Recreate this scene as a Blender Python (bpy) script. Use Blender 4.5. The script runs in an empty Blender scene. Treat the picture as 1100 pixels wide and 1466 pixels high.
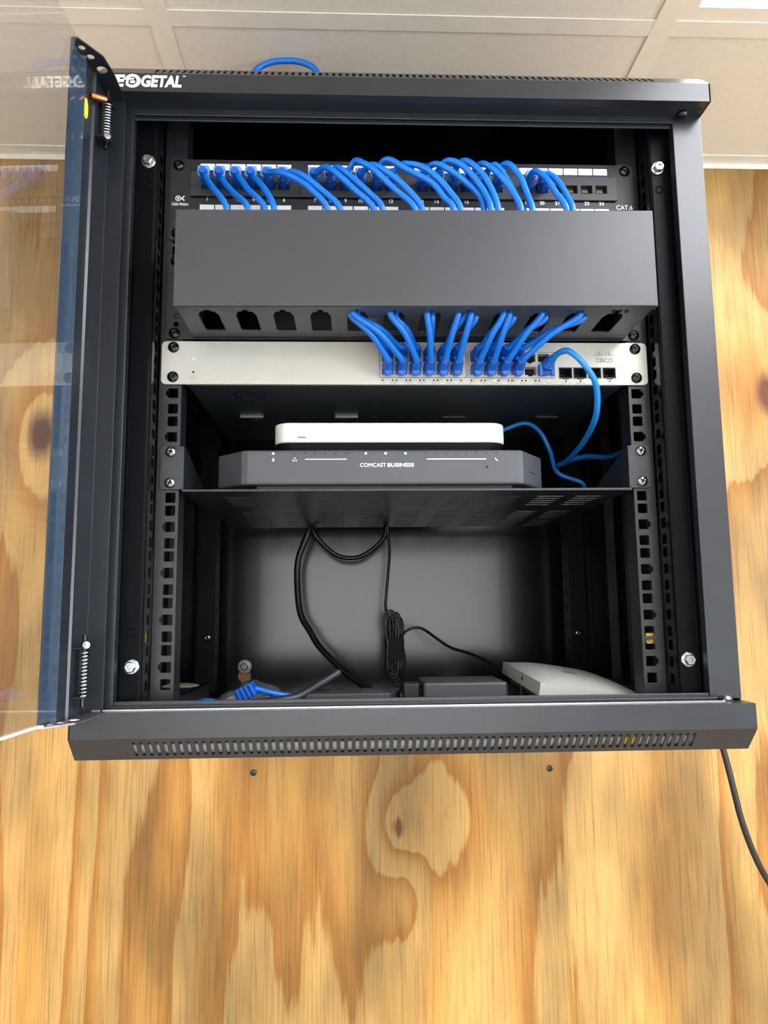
import bpy, bmesh, math, random
from mathutils import Vector, Matrix
random.seed(7)
SC = bpy.context.scene
COL = SC.collection
S = 0.001                      # all lengths below are millimetres
ZO = 2.0                       # height of the rack's reference hole above the floor, metres
PI = math.pi

# ------------------------------------------------------------------ camera
CAM_POS = (-55.8, -744.9, -221.9); CAM_PITCH = 0.1361; CAM_YAW = 0.0415; CAM_ROLL = -0.0105; CAM_F = 1100.0
cd = bpy.data.cameras.new('camera'); cam = bpy.data.objects.new('camera', cd); COL.objects.link(cam)
cd.sensor_fit = 'HORIZONTAL'; cd.sensor_width = 36.0; cd.lens = CAM_F / 1100.0 * 36.0; cd.clip_start = 0.01
_F = Vector((math.sin(CAM_YAW) * math.cos(CAM_PITCH), math.cos(CAM_YAW) * math.cos(CAM_PITCH), math.sin(CAM_PITCH)))
_R = Vector((math.cos(CAM_YAW), -math.sin(CAM_YAW), 0)); _U = _R.cross(_F)
_R2 = _R * math.cos(CAM_ROLL) + _U * math.sin(CAM_ROLL); _U2 = -_R * math.sin(CAM_ROLL) + _U * math.cos(CAM_ROLL)
cam.matrix_world = Matrix(((_R2.x, _U2.x, -_F.x, CAM_POS[0] * S), (_R2.y, _U2.y, -_F.y, CAM_POS[1] * S),
                           (_R2.z, _U2.z, -_F.z, CAM_POS[2] * S + ZO), (0, 0, 0, 1)))
SC.camera = cam

# ------------------------------------------------------------------ world, window daylight, exposure
world = bpy.data.worlds.new('sky'); SC.world = world; world.use_nodes = True
wn = world.node_tree.nodes; wn['Background'].inputs[0].default_value = (0.62, 0.76, 1.0, 1); wn['Background'].inputs[1].default_value = 1.0

def area_light(name, loc, target, sx, sy, watts, col):
    l = bpy.data.lights.new(name, 'AREA'); l.shape = 'RECTANGLE'; l.size = sx; l.size_y = sy; l.energy = watts; l.color = col
    o = bpy.data.objects.new(name, l); COL.objects.link(o); o.location = loc
    o.rotation_euler = (Vector(target) - Vector(loc)).to_track_quat('-Z', 'Y').to_euler()
    return o
# daylight entering through the two windows behind the photographer
area_light('daylight_rear_window', (0.0, -3.55, 1.60), (0.0, 0.0, 1.60), 1.8, 1.4, 33, (1.0, 0.99, 0.95))
area_light('daylight_right_window', (2.35, -1.75, 1.55), (0.0, -1.75, 1.55), 1.5, 1.2, 62, (0.74, 0.87, 1.0))

SC.view_settings.view_transform = 'Standard'
SC.view_settings.look = 'None'
SC.view_settings.gamma = 1.0
SC.view_settings.use_curve_mapping = False
SC.view_settings.exposure = 0.25
SC.cycles.use_denoising = True
SC.cycles.max_bounces = 10
SC.cycles.transparent_max_bounces = 16
SC.cycles.sample_clamp_indirect = 6.0

# ------------------------------------------------------------------ materials
def lin(c):
    return tuple(((v / 255) / 12.92 if v / 255 <= 0.04045 else ((v / 255 + 0.055) / 1.055) ** 2.4) for v in c) + (1,)
MATS = {}
def mat(name, rgb, rough=0.5, metal=0.0, spec=0.5, bump=0.0, bscale=900.0, var=0.0, vscale=40.0, emit=None, estr=0.0, coat=0.0):
    m = bpy.data.materials.new(name); m.use_nodes = True; nt = m.node_tree; b = nt.nodes['Principled BSDF']
    base = lin(rgb)
    b.inputs['Base Color'].default_value = base; b.inputs['Roughness'].default_value = rough; b.inputs['Metallic'].default_value = metal
    b.inputs['Specular IOR Level'].default_value = spec; b.inputs['Coat Weight'].default_value = coat
    geo = nt.nodes.new('ShaderNodeNewGeometry')
    if bump:
        n = nt.nodes.new('ShaderNodeTexNoise'); n.inputs['Scale'].default_value = bscale; n.inputs['Detail'].default_value = 2
        bp = nt.nodes.new('ShaderNodeBump'); bp.inputs['Strength'].default_value = bump; bp.inputs['Distance'].default_value = 0.0006
        nt.links.new(geo.outputs['Position'], n.inputs['Vector']); nt.links.new(n.outputs[0], bp.inputs['Height']); nt.links.new(bp.outputs[0], b.inputs['Normal'])
    n = nt.nodes.new('ShaderNodeTexNoise'); n.inputs['Scale'].default_value = vscale; n.inputs['Detail'].default_value = 4
    nt.links.new(geo.outputs['Position'], n.inputs['Vector'])
    mr = nt.nodes.new('ShaderNodeMapRange'); mr.inputs['From Min'].default_value = 0.3; mr.inputs['From Max'].default_value = 0.7
    mr.inputs['To Min'].default_value = 1 - max(var, 0.03); mr.inputs['To Max'].default_value = 1 + max(var, 0.03)
    nt.links.new(n.outputs[0], mr.inputs['Value'])
    hs = nt.nodes.new('ShaderNodeHueSaturation'); hs.inputs['Color'].default_value = base
    nt.links.new(mr.outputs[0], hs.inputs['Value']); nt.links.new(hs.outputs[0], b.inputs['Base Color'])
    if emit:
        b.inputs['Emission Color'].default_value = lin(emit); b.inputs['Emission Strength'].default_value = estr
    MATS[name] = m
    return m
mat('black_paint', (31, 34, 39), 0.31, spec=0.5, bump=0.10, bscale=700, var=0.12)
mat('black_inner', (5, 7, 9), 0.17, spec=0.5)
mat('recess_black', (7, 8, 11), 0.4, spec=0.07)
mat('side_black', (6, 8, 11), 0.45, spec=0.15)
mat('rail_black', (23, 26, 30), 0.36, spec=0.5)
mat('cover_black', (51, 53, 58), 0.38, spec=0.5, bump=0.05, bscale=1500)
mat('patch_black', (25, 27, 31), 0.5)
mat('patch_grey', (48, 49, 52), 0.5)
mat('dark_metal', (40, 46, 50), 0.45, metal=0.3)
mat('silver_face', (184, 182, 174), 0.42, metal=0.15, spec=0.5)
mat('white_plastic', (216, 216, 208), 0.35)
mat('modem_grey', (66, 68, 73), 0.5, bump=0.12, bscale=2500)
mat('blue_jacket', (0, 106, 204), 0.4, spec=0.5)
mat('blue_boot', (2, 84, 180), 0.38, spec=0.5)
mat('blue_clear', (96, 150, 232), 0.25, spec=0.6)
mat('cyan_jacket', (8, 116, 196), 0.4)
mat('black_rubber', (16, 17, 19), 0.42)
mat('grey_jacket', (36, 38, 42), 0.42)
mat('black_hole', (4, 4, 5), 0.8)
mat('steel', (150, 155, 160), 0.25, metal=1.0)
mat('dark_screw', (58, 58, 60), 0.26, metal=1.0)
mat('gold_pins', (96, 84, 52), 0.4, metal=0.5)
mat('sheen_blue', (50, 72, 96), 0.4)
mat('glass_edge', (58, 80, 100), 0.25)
mat('white_ink', (240, 240, 240), 0.6)
mat('grey_ink', (118, 118, 116), 0.6)
mat('label_white', (228, 230, 234), 0.55)
mat('yellow_sticker', (238, 218, 10), 0.5)
mat('yellow_plastic', (190, 160, 40), 0.5)
mat('copper', (186, 110, 70), 0.3, metal=1.0)
mat('led_blue', (160, 215, 255), 0.4, emit=(90, 165, 255), estr=3.5)
mat('led_green', (220, 220, 60), 0.4, emit=(214, 226, 40), estr=0.9)
mat('led_white', (230, 230, 235), 0.4, emit=(225, 232, 240), estr=0.5)
mat('brick_grey', (52, 54, 57), 0.5, bump=0.1, bscale=2000)
mat('velcro', (14, 15, 18), 0.95, bump=0.4, bscale=2500)
mat('ap_white', (168, 168, 165), 0.5)
mat('pale_foam', (196, 198, 206), 0.8)
mat('pale_tan', (196, 186, 160), 0.8)
mat('tile_white', (225, 218, 207), 0.9, bump=0.5, bscale=260, var=0.03, vscale=120)
mat('tbar_white', (229, 223, 213), 0.55)
mat('wall_paint', (228, 223, 214), 0.85, bump=0.1, bscale=200)
mat('floor_vinyl', (196, 188, 174), 0.5, var=0.1, vscale=8)
mat('window_frame', (225, 225, 222), 0.5)
mat('sheen_metal', (205, 205, 212), 0.3, metal=1.0)  # pale tone for black parts coloured as if catching light
mat('troffer_lens', (255, 255, 255), 0.6, emit=(248, 250, 255), estr=12.0)

def make_glass(name, tint, ior=1.5, rough=0.0, haze=0.0):
    m = bpy.data.materials.new(name); m.use_nodes = True; nt = m.node_tree; nt.nodes.clear()
    out = nt.nodes.new('ShaderNodeOutputMaterial'); mix = nt.nodes.new('ShaderNodeMixShader')
    tr = nt.nodes.new('ShaderNodeBsdfTransparent'); tr.inputs[0].default_value = tint
    gl = nt.nodes.new('ShaderNodeBsdfGlossy'); gl.inputs['Roughness'].default_value = rough; gl.inputs[0].default_value = (1, 1, 1, 1)
    fr = nt.nodes.new('ShaderNodeFresnel'); fr.inputs[0].default_value = ior
    ge = nt.nodes.new('ShaderNodeNewGeometry'); ii = nt.nodes.new('ShaderNodeMapRange')     # same index from either side of the thin sheet
    ii.inputs['To Min'].default_value = ior; ii.inputs['To Max'].default_value = 1.0 / ior
    nt.links.new(ge.outputs['Backfacing'], ii.inputs['Value']); nt.links.new(ii.outputs[0], fr.inputs[0])
    nt.links.new(fr.outputs[0], mix.inputs[0])
    src = tr.outputs[0]
    if haze:
        df = nt.nodes.new('ShaderNodeBsdfDiffuse'); df.inputs[0].default_value = (0.75, 0.76, 0.78, 1)
        mh = nt.nodes.new('ShaderNodeMixShader'); mh.inputs[0].default_value = haze
        nt.links.new(tr.outputs[0], mh.inputs[1]); nt.links.new(df.outputs[0], mh.inputs[2]); src = mh.outputs[0]
    nt.links.new(src, mix.inputs[1]); nt.links.new(gl.outputs[0], mix.inputs[2]); nt.links.new(mix.outputs[0], out.inputs[0])
    MATS[name] = m
make_glass('door_glass', (0.94, 0.95, 0.95, 1), 1.5, 0.0, 0.006)
make_glass('window_glass', (0.96, 0.98, 0.98, 1), 1.45)
make_glass('bag_film', (0.8, 0.8, 0.8, 1), 1.5, 0.15, 0.10)
make_glass('clear_plug', (0.75, 0.8, 0.85, 1), 1.5, 0.1, 0.25)

class Nodes:
    def __init__(s, nt): s.nt = nt
    def math(s, op, a, b=None, c=None):
        n = s.nt.nodes.new('ShaderNodeMath'); n.operation = op
        for i, v in enumerate((a, b, c)):
            if v is None: continue
            if isinstance(v, (int, float)): n.inputs[i].default_value = v
            else: s.nt.links.new(v, n.inputs[i])
        return n.outputs[0]
    def xyz(s, x, y, z):
        n = s.nt.nodes.new('ShaderNodeCombineXYZ')
        for i, v in enumerate((x, y, z)):
            if isinstance(v, (int, float)): n.inputs[i].default_value = v
            else: s.nt.links.new(v, n.inputs[i])
        return n.outputs[0]
    def noise(s, vec, scale=1.0, detail=2.0, rough=0.5):
        n = s.nt.nodes.new('ShaderNodeTexNoise'); n.inputs['Scale'].default_value = scale; n.inputs['Detail'].default_value = detail
        n.inputs['Roughness'].default_value = rough; s.nt.links.new(vec, n.inputs['Vector']); return n.outputs[0]
    def ramp(s, f, stops):
        n = s.nt.nodes.new('ShaderNodeValToRGB'); r = n.color_ramp
        while len(r.elements) < len(stops): r.elements.new(0.5)
        for e, (p, c) in zip(r.elements, stops): e.position = p; e.color = lin(c) if max(c) > 1 else tuple(c) + (1,)
        s.nt.links.new(f, n.inputs[0]); return n.outputs[0]
    def mix(s, f, a, b, mode='MIX'):
        n = s.nt.nodes.new('ShaderNodeMix'); n.data_type = 'RGBA'; n.blend_type = mode
        for sock, v in ((n.inputs['Factor'], f), (n.inputs[6], a), (n.inputs[7], b)):
            if isinstance(v, (int, float)): sock.default_value = v
            elif isinstance(v, tuple): sock.default_value = v
            else: s.nt.links.new(v, sock)
        return n.outputs[2]

def make_plywood():
    m = bpy.data.materials.new('plywood'); m.use_nodes = True; nt = m.node_tree; b = nt.nodes['Principled BSDF']; k = Nodes(nt)
    geo = nt.nodes.new('ShaderNodeNewGeometry'); sep = nt.nodes.new('ShaderNodeSeparateXYZ'); nt.links.new(geo.outputs['Position'], sep.inputs[0])
    x, z = sep.outputs[0], k.math('SUBTRACT', sep.outputs[2], ZO)
    # slow field whose contour lines are the growth bands, stretched along the vertical grain
    f1 = k.noise(k.xyz(k.math('MULTIPLY', x, 3.6), 3.1, k.math('MULTIPLY', z, 0.75)), 1.0, 1.5, 0.45)
    f2 = k.noise(k.xyz(k.math('MULTIPLY', x, 14), 7.7, k.math('MULTIPLY', z, 2.3)), 1.0, 2.0, 0.5)
    f3 = k.noise(k.xyz(k.math('MULTIPLY', x, 120), 1.7, k.math('MULTIPLY', z, 6)), 1.0, 3.0, 0.65)
    h = k.math('ADD', k.math('MULTIPLY', f1, 7.2), k.math('ADD', k.math('MULTIPLY', f2, 1.1), k.math('MULTIPLY', f3, 0.30)))
    core = None
    # knots: (x, z, reach, strength, core radius)
    for (kx, kz, reach, a, cr) in [(0.006, -0.513, 0.034, 1.3, 0.0065), (-0.511, 0.049, 0.075, 1.8, 0.020), (0.582, 0.114, 0.085, 1.8, 0.017),
                                   (0.070, -0.496, 0.050, 0.8, 0.0), (0.012, -0.60, 0.035, -0.8, 0.0), (-0.62, -0.45, 0.05, 1.0, 0.006)]:
        dx = k.math('SUBTRACT', x, kx); dz = k.math('MULTIPLY', k.math('SUBTRACT', z, kz), 0.55)
        d2 = k.math('ADD', k.math('MULTIPLY', dx, dx), k.math('MULTIPLY', dz, dz))
        g = k.math('POWER', 2.718, k.math('MULTIPLY', d2, -1.0 / reach ** 2))
        h = k.math('ADD', h, k.math('MULTIPLY', g, a))
        if cr:
            dd = k.math('ADD', k.math('SQRT', d2), k.math('MULTIPLY', k.math('SUBTRACT', f3, 0.5), 0.012))
            c = nt.nodes.new('ShaderNodeMapRange'); c.inputs['From Min'].default_value = cr * 1.35; c.inputs['From Max'].default_value = cr * 0.55
            nt.links.new(dd, c.inputs['Value'])
            core = c.outputs[0] if core is None else k.math('MAXIMUM', core, c.outputs[0])
    band = k.math('FRACT', h)
    col = k.ramp(band, [(0.0, (224, 182, 112)), (0.05, (227, 186, 118)), (0.42, (224, 180, 110)), (0.62, (217, 168, 94)), (0.84, (202, 146, 70)), (0.95, (192, 134, 58)), (0.972, (208, 158, 84)), (1.0, (224, 182, 112))])
    fine = k.noise(k.xyz(k.math('MULTIPLY', x, 420), 0.3, k.math('MULTIPLY', z, 11)), 1.0, 3.0, 0.6)
    col = k.mix(0.4, col, k.ramp(fine, [(0.28, (0.88, 0.82, 0.70)), (0.45, (1.0, 1.0, 1.0)), (0.75, (1.04, 1.04, 1.04))]), 'MULTIPLY')
    blotch = k.noise(k.xyz(k.math('MULTIPLY', x, 7), 9.2, k.math('MULTIPLY', z, 2.4)), 1.0, 3.0, 0.6)
    col = k.mix(0.6, col, k.ramp(blotch, [(0.3, (0.95, 0.90, 0.80)), (0.62, (1.03, 1.03, 1.04))]), 'MULTIPLY')
    col = k.mix(core, col, lin((92, 48, 22)))
    col = k.mix(1.0, col, (0.86, 0.82, 0.75, 1), 'MULTIPLY')
    # small red brown pitch flecks and specks
    sp = nt.nodes.new('ShaderNodeTexVoronoi'); sp.inputs['Scale'].default_value = 1.0
    nt.links.new(k.xyz(k.math('MULTIPLY', x, 7.5), 4.0, k.math('MULTIPLY', z, 4.0)), sp.inputs['Vector'])
    fleck = k.ramp(sp.outputs['Distance'], [(0.0, (1, 1, 1)), (0.028, (1, 1, 1)), (0.05, (0, 0, 0)), (1.0, (0, 0, 0))])
    col = k.mix(k.math('MULTIPLY', fleck, 0.55), col, lin((126, 66, 30)))
    nt.links.new(col, b.inputs['Base Color'])
    b.inputs['Roughness'].default_value = 0.5; b.inputs['Specular IOR Level'].default_value = 0.35
    bp = nt.nodes.new('ShaderNodeBump'); bp.inputs['Strength'].default_value = 0.25; bp.inputs['Distance'].default_value = 0.0006
    nt.links.new(k.math('ADD', fine, k.math('MULTIPLY', band, 0.5)), bp.inputs['Height']); nt.links.new(bp.outputs[0], b.inputs['Normal'])
    MATS['plywood'] = m
make_plywood()

# ------------------------------------------------------------------ object helpers
WL = {}                                            # world location (m) of every object
def wp(p): return Vector((p[0] * S, p[1] * S, p[2] * S + ZO))
def tag(o, label=None, cat=None, group=None, kind=None):
    if label: o['label'] = label
    if cat: o['category'] = cat
    if group: o['group'] = group
    if kind: o['kind'] = kind
    return o
def empty(name, loc, label, cat, group=None):
    o = bpy.data.objects.new(name, None); COL.objects.link(o); o.empty_display_size = 0.02
    w = wp(loc); o.location = w; WL[o.name] = w
    return tag(o, label, cat, group)
def place(name, mesh, w, parent=None, rot=None):
    o = bpy.data.objects.new(name, mesh); COL.objects.link(o)
    if parent is not None:
        o.parent = parent; o.location = w - WL[parent.name]
    else:
        o.location = w
    if rot: o.rotation_euler = rot
    WL[o.name] = w
    return o
def link(name, bm, m, parent=None, smooth=None, bevel=0.0, kind=None):
    """bm holds mm coordinates in the scene frame; becomes one mesh object with its origin at its centre"""
    bmesh.ops.remove_doubles(bm, verts=bm.verts, dist=0.0005)
    bmesh.ops.recalc_face_normals(bm, faces=bm.faces)
    xs = [v.co for v in bm.verts]
    c = Vector([(min(v[i] for v in xs) + max(v[i] for v in xs)) / 2 for i in range(3)])
    for v in bm.verts: v.co = (v.co - c) * S
    me = bpy.data.meshes.new(name); bm.to_mesh(me); bm.free()
    for mm in (m if isinstance(m, (list, tuple)) else [m]): me.materials.append(MATS[mm])
    if smooth is not None:
        me.polygons.foreach_set('use_smooth', [True] * len(me.polygons)); me.set_sharp_from_angle(angle=math.radians(smooth))
    o = place(name, me, wp(c), parent)
    if bevel:
        md = o.modifiers.new('bevel', 'BEVEL'); md.width = bevel * S; md.segments = 2; md.limit_method = 'ANGLE'; md.angle_limit = math.radians(40)
        md.harden_normals = False
    if kind: o['kind'] = kind
    return o
def box(bm, x0, x1, y0, y1, z0, z1, M=None, mi=0):
    vs = [bm.verts.new((x, y, z)) for x in (x0, x1) for y in (y0, y1) for z in (z0, z1)]
    if M is not None:
        for v in vs: v.co = M @ v.co
    for f in ((0, 1, 3, 2), (4, 6, 7, 5), (0, 4, 5, 1), (2, 3, 7, 6), (0, 2, 6, 4), (1, 5, 7, 3)):
        bm.faces.new([vs[i] for i in f]).material_index = mi
    return vs
def prism(bm, pts, h0, h1, axis='z', M=None, mi=0):
    """extrude a 2D outline: axis z -> (x,y), y -> (x,z), x -> (y,z)"""
    def mk(p, h): return {'z': (p[0], p[1], h), 'y': (p[0], h, p[1]), 'x': (h, p[0], p[1])}[axis]
    a = [bm.verts.new(mk(p, h0)) for p in pts]; b = [bm.verts.new(mk(p, h1)) for p in pts]
    if M is not None:
        for v in a + b: v.co = M @ v.co
    n = len(pts)
    bm.faces.new(a).material_index = mi; bm.faces.new(list(reversed(b))).material_index = mi
    for i in range(n): bm.faces.new((a[i], b[i], b[(i + 1) % n], a[(i + 1) % n])).material_index = mi
    return a + b
def rrect(x0, x1, z0, z1, r, n=3):
    out = []
    for cx, cz, a0 in ((x1 - r, z0 + r, -PI / 2), (x1 - r, z1 - r, 0), (x0 + r, z1 - r, PI / 2), (x0 + r, z0 + r, PI)):
        for i in range(n + 1):
            a = a0 + PI / 2 * i / n; out.append((cx + r * math.cos(a), cz + r * math.sin(a)))
    return out
def rectp(x0, x1, z0, z1): return [(x0, z0), (x1, z0), (x1, z1), (x0, z1)]
def circ(cx, cz, r, n=14): return [(cx + r * math.cos(2 * PI * i / n), cz + r * math.sin(2 * PI * i / n)) for i in range(n)]
def plate(bm, outline, holes, O, U, V, T, mi=0):
    """a sheet with real holes: 2D outline and holes in the (U,V) plane at O, thickness vector T"""
    O, U, V, T = Vector(O), Vector(U), Vector(V), Vector(T)
    tmp = bmesh.new(); es = []
    for loop in [outline] + holes:
        vs = [tmp.verts.new((p[0], p[1], 0)) for p in loop]
        es += [tmp.edges.new((vs[i], vs[(i + 1) % len(vs)])) for i in range(len(vs))]
    bmesh.ops.triangle_fill(tmp, edges=es, use_beauty=True)
    tmp.verts.index_update()
    lo = [bm.verts.new(O + U * v.co.x + V * v.co.y) for v in tmp.verts]; hi = [bm.verts.new(w.co + T) for w in lo]
    for f in tmp.faces:
        ids = [v.index for v in f.verts]
        bm.faces.new([lo[i] for i in ids]).material_index = mi; bm.faces.new([hi[i] for i in reversed(ids)]).material_index = mi
    for e in tmp.edges:
        if len(e.link_faces) == 1:
            i, j = e.verts[0].index, e.verts[1].index
            bm.faces.new((lo[i], lo[j], hi[j], hi[i])).material_index = mi
    tmp.free()
def catmull(pts, sub):
    pts = [Vector(p) for p in pts]
    P = [pts[0] * 2 - pts[1]] + pts + [pts[-1] * 2 - pts[-2]]; out = []
    for i in range(1, len(P) - 2):
        p0, p1, p2, p3 = P[i - 1], P[i], P[i + 1], P[i + 2]
        for s in range(sub):
            t = s / sub
            out.append(0.5 * ((2 * p1) + (p2 - p0) * t + (2 * p0 - 5 * p1 + 4 * p2 - p3) * t * t + (3 * p1 - p0 - 3 * p2 + p3) * t ** 3))
    return out + [pts[-1]]
def tube(bm, path, r, n=10, cap=True, mi=0, closed=False):
    path = [Vector(p) for p in path]; L = len(path); rings = []
    t = (path[1] - path[0]).normalized(); up = Vector((0, 0, 1)) if abs(t.z) < 0.9 else Vector((1, 0, 0))
    u = t.cross(up).normalized()
    for i in range(L):
        if closed: t = (path[(i + 1) % L] - path[i - 1]).normalized()
        else: t = (path[min(i + 1, L - 1)] - path[max(i - 1, 0)]).normalized()
        u = (u - t * u.dot(t)).normalized(); w = t.cross(u)
        rr = r[i] if isinstance(r, (list, tuple)) else r
        rings.append([bm.verts.new(path[i] + (u * math.cos(2 * PI * k / n) + w * math.sin(2 * PI * k / n)) * rr) for k in range(n)])
    for i in range(L if closed else L - 1):
        a, b = rings[i], rings[(i + 1) % L]
        for k in range(n): bm.faces.new((a[k], a[(k + 1) % n], b[(k + 1) % n], b[k])).material_index = mi
    if cap and not closed:
        bm.faces.new(list(reversed(rings[0]))).material_index = mi; bm.faces.new(rings[-1]).material_index = mi
def lathe(bm, prof, O, A, n=16, mi=0):
    """prof: (radius, height along axis A) from O"""
    O, A = Vector(O), Vector(A).normalized(); u = A.cross(Vector((0, 0, 1)) if abs(A.z) < 0.9 else Vector((1, 0, 0))).normalized(); w = A.cross(u)
    rings = [[bm.verts.new(O + A * h + (u * math.cos(2 * PI * k / n) + w * math.sin(2 * PI * k / n)) * max(r, 0.01)) for k in range(n)] for r, h in prof]
    for a, b in zip(rings, rings[1:]):
        for k in range(n): bm.faces.new((a[k], a[(k + 1) % n], b[(k + 1) % n], b[k])).material_index = mi
    bm.faces.new(list(reversed(rings[0]))).material_index = mi; bm.faces.new(rings[-1]).material_index = mi
def NB(): return bmesh.new()
def text(name, s, x0, x1, z0, z1, y, m, parent, bold=0.0, shear=0.0, mat3=None, keep=False):
    """raised print on a surface facing -y, fitted to the box x0..x1, z0..z1"""
    cu = bpy.data.curves.new('t', 'FONT'); cu.body = s; cu.size = 1.0; cu.offset = bold; cu.shear = shear; cu.resolution_u = 3
    to = bpy.data.objects.new('t', cu); COL.objects.link(to)
    me = bpy.data.meshes.new_from_object(to.evaluated_get(bpy.context.evaluated_depsgraph_get()))
    bm = bmesh.new(); bm.from_mesh(me)
    bpy.data.objects.remove(to); bpy.data.curves.remove(cu); bpy.data.meshes.remove(me)
    xs = [v.co.x for v in bm.verts]; zs = [v.co.y for v in bm.verts]
    a, b, c, d = min(xs), max(xs), min(zs), max(zs)
    sx = (x1 - x0) / max(b - a, 1e-6); sz = (z1 - z0) / max(d - c, 1e-6)
    if keep: sx = sz; x0 = (x0 + x1) / 2 - sx * (b - a) / 2
    for v in bm.verts: v.co = Vector((x0 + (v.co.x - a) * sx, y, z0 + (v.co.y - c) * sz))
    ret = bmesh.ops.extrude_face_region(bm, geom=list(bm.faces))
    for g in ret['geom']:
        if isinstance(g, bmesh.types.BMVert): g.co.y -= 0.15
    if mat3 is not None:
        for v in bm.verts: v.co = mat3 @ v.co
    return link(name, bm, m, parent)
def shared(bm, m, smooth=None, name='part'):
    """mesh data in metres around its own origin, for repeated pieces"""
    bmesh.ops.recalc_face_normals(bm, faces=bm.faces)
    for v in bm.verts: v.co = v.co * S
    me = bpy.data.meshes.new(name); bm.to_mesh(me); bm.free()
    for mm in (m if isinstance(m, (list, tuple)) else [m]): me.materials.append(MATS[mm])
    if smooth is not None:
        me.polygons.foreach_set('use_smooth', [True] * len(me.polygons)); me.set_sharp_from_angle(angle=math.radians(smooth))
    return me

# repeated hardware ------------------------------------------------------------
def screw_mesh(m, R=5.6, H=3.0):
    bm = NB(); lathe(bm, [(R, 0), (R, -0.6), (R * 0.92, -H * 0.55), (R * 0.7, -H * 0.85), (R * 0.42, -H), (R * 0.38, -H + 0.1)], (0, 0, 0), (0, 1, 0), 18)
    # cross recess, as two dark slots sunk into the head
    for a in (0, PI / 2):
        M = Matrix.Rotation(a + 0.35, 4, 'Y')
        box(bm, -R * 0.5, R * 0.5, -H - 0.06, -H + 0.6, -0.75, 0.75, M, 1)
    return shared(bm, [m, 'black_hole'], 35, 'screw')
SCREW = screw_mesh('dark_screw')
SCREW2 = screw_mesh('steel', 5.4, 3.4)
def bolt_mesh():
    bm = NB(); lathe(bm, [(7.2, 0), (7.2, -1.0), (6.4, -1.7), (5.2, -1.9)], (0, 0, 0), (0, 1, 0), 20)
    lathe(bm, [(5.2, -1.8), (5.2, -5.2), (4.4, -6.0), (2.4, -6.0), (2.2, -4.6)], (0, 0, 0), (0, 1, 0), 6)
    return shared(bm, 'steel', 25, 'bolt')
BOLT = bolt_mesh()

# ------------------------------------------------------------------ the room
WALL_Y = 376.0; CEIL = 492.0; FLOOR = -2000.0
RX0, RX1, RY0 = -2100.0, 2400.0, -3600.0
bm = NB(); box(bm, RX0, RX1, WALL_Y, WALL_Y + 18, FLOOR, CEIL + 60); tag(link('wall_back', bm, 'plywood'), 'varnished plywood wall with tan vertical grain behind the cabinet', None, None, 'structure')
bm = NB(); box(bm, RX0 - 18, RX0, RY0, WALL_Y + 18, FLOOR, CEIL + 60); tag(link('wall_left', bm, 'wall_paint'), kind='structure')
def wall_opening(name, O, U, V, T, outline, hole):
    bm = NB(); plate(bm, outline, [hole], O, U, V, T); return tag(link(name, bm, 'wall_paint'), kind='structure')
wall_opening('wall_right', (RX1, 0, 0), (0, 1, 0), (0, 0, 1), (60, 0, 0), rectp(RY0, WALL_Y, FLOOR, CEIL + 60), rectp(-2500, -1000, -1050, 150))
wall_opening('wall_front', (0, RY0, 0), (1, 0, 0), (0, 0, 1), (0, -60, 0), rectp(RX0, RX1, FLOOR, CEIL + 60), rectp(-900, 900, -1100, 300))
bm = NB(); box(bm, RX0, RX1, RY0, WALL_Y, FLOOR - 20, FLOOR); tag(link('floor', bm, 'floor_vinyl'), kind='structure')
def window(name, O, U, N, w, h):
    O, U, N = Vector(O), Vector(U), Vector(N); Z = Vector((0, 0, 1)); bm = NB()
    plate(bm, rectp(-w / 2, w / 2, -h / 2, h / 2), [rectp(-w / 2 + 45, -20, -h / 2 + 45, h / 2 - 45), rectp(20, w / 2 - 45, -h / 2 + 45, h / 2 - 45)], O, U, Z, N * 40)
    f = tag(link(name, bm, 'window_frame'), kind='structure')
    for a, b in ((-w / 2 + 45, -20), (20, w / 2 - 45)):
        bm = NB(); plate(bm, rectp(a, b, -h / 2 + 45, h / 2 - 45), [], O + N * 18, U, Z, N * 4); link('pane', bm, 'window_glass', f)
window('window_1', (0, RY0 - 50, -400), (1, 0, 0), (0, 1, 0), 1800, 1400)
window('window_2', (RX1 + 50, -1750, -450), (0, 1, 0), (-1, 0, 0), 1500, 1200)

LIGHTS = [(633, -515), (-1203, -515), (633, -2345), (-1203, -2345)]     # each fills two grid cells; all but the first are unseen, added for light
# suspended ceiling: metal grid, tiles laid in it, square light panels
GX = [-285 + 612 * i for i in range(-3, 5)]
GY = [95 - 610 * i for i in range(0, 7)]
bm = NB(); box(bm, RX0, RX1, RY0, WALL_Y, CEIL + 45, CEIL + 60)
ceil = tag(link('ceiling', bm, 'tile_white'), kind='structure')
BW = 12.5
xs_cells = [RX0] + [g for g in GX if RX0 < g < RX1] + [RX1]; ys_cells = [WALL_Y] + [g for g in GY if g > RY0] + [RY0]
for g in xs_cells[1:-1]:
    bm = NB(); box(bm, g - BW, g + BW, RY0, WALL_Y, CEIL - 1.6, CEIL); box(bm, g - 1.5, g + 1.5, RY0, WALL_Y, CEIL, CEIL + 30); link('grid_bar', bm, 'tbar_white', ceil)
for g in ys_cells[1:-1]:
    for a, b in zip(xs_cells, xs_cells[1:]):
        if any(abs((a + b) / 2 - lx) < 100 and abs(g - ly) < 100 for lx, ly in LIGHTS): continue
        a2 = a + (BW if a != RX0 else 0); b2 = b - (BW if b != RX1 else 0)
        bm = NB(); box(bm, a2, b2, g - BW, g + BW, CEIL - 1.2, CEIL); box(bm, a2, b2, g - 1.5, g + 1.5, CEIL, CEIL + 25); link('grid_bar', bm, 'tbar_white', ceil)
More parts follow.
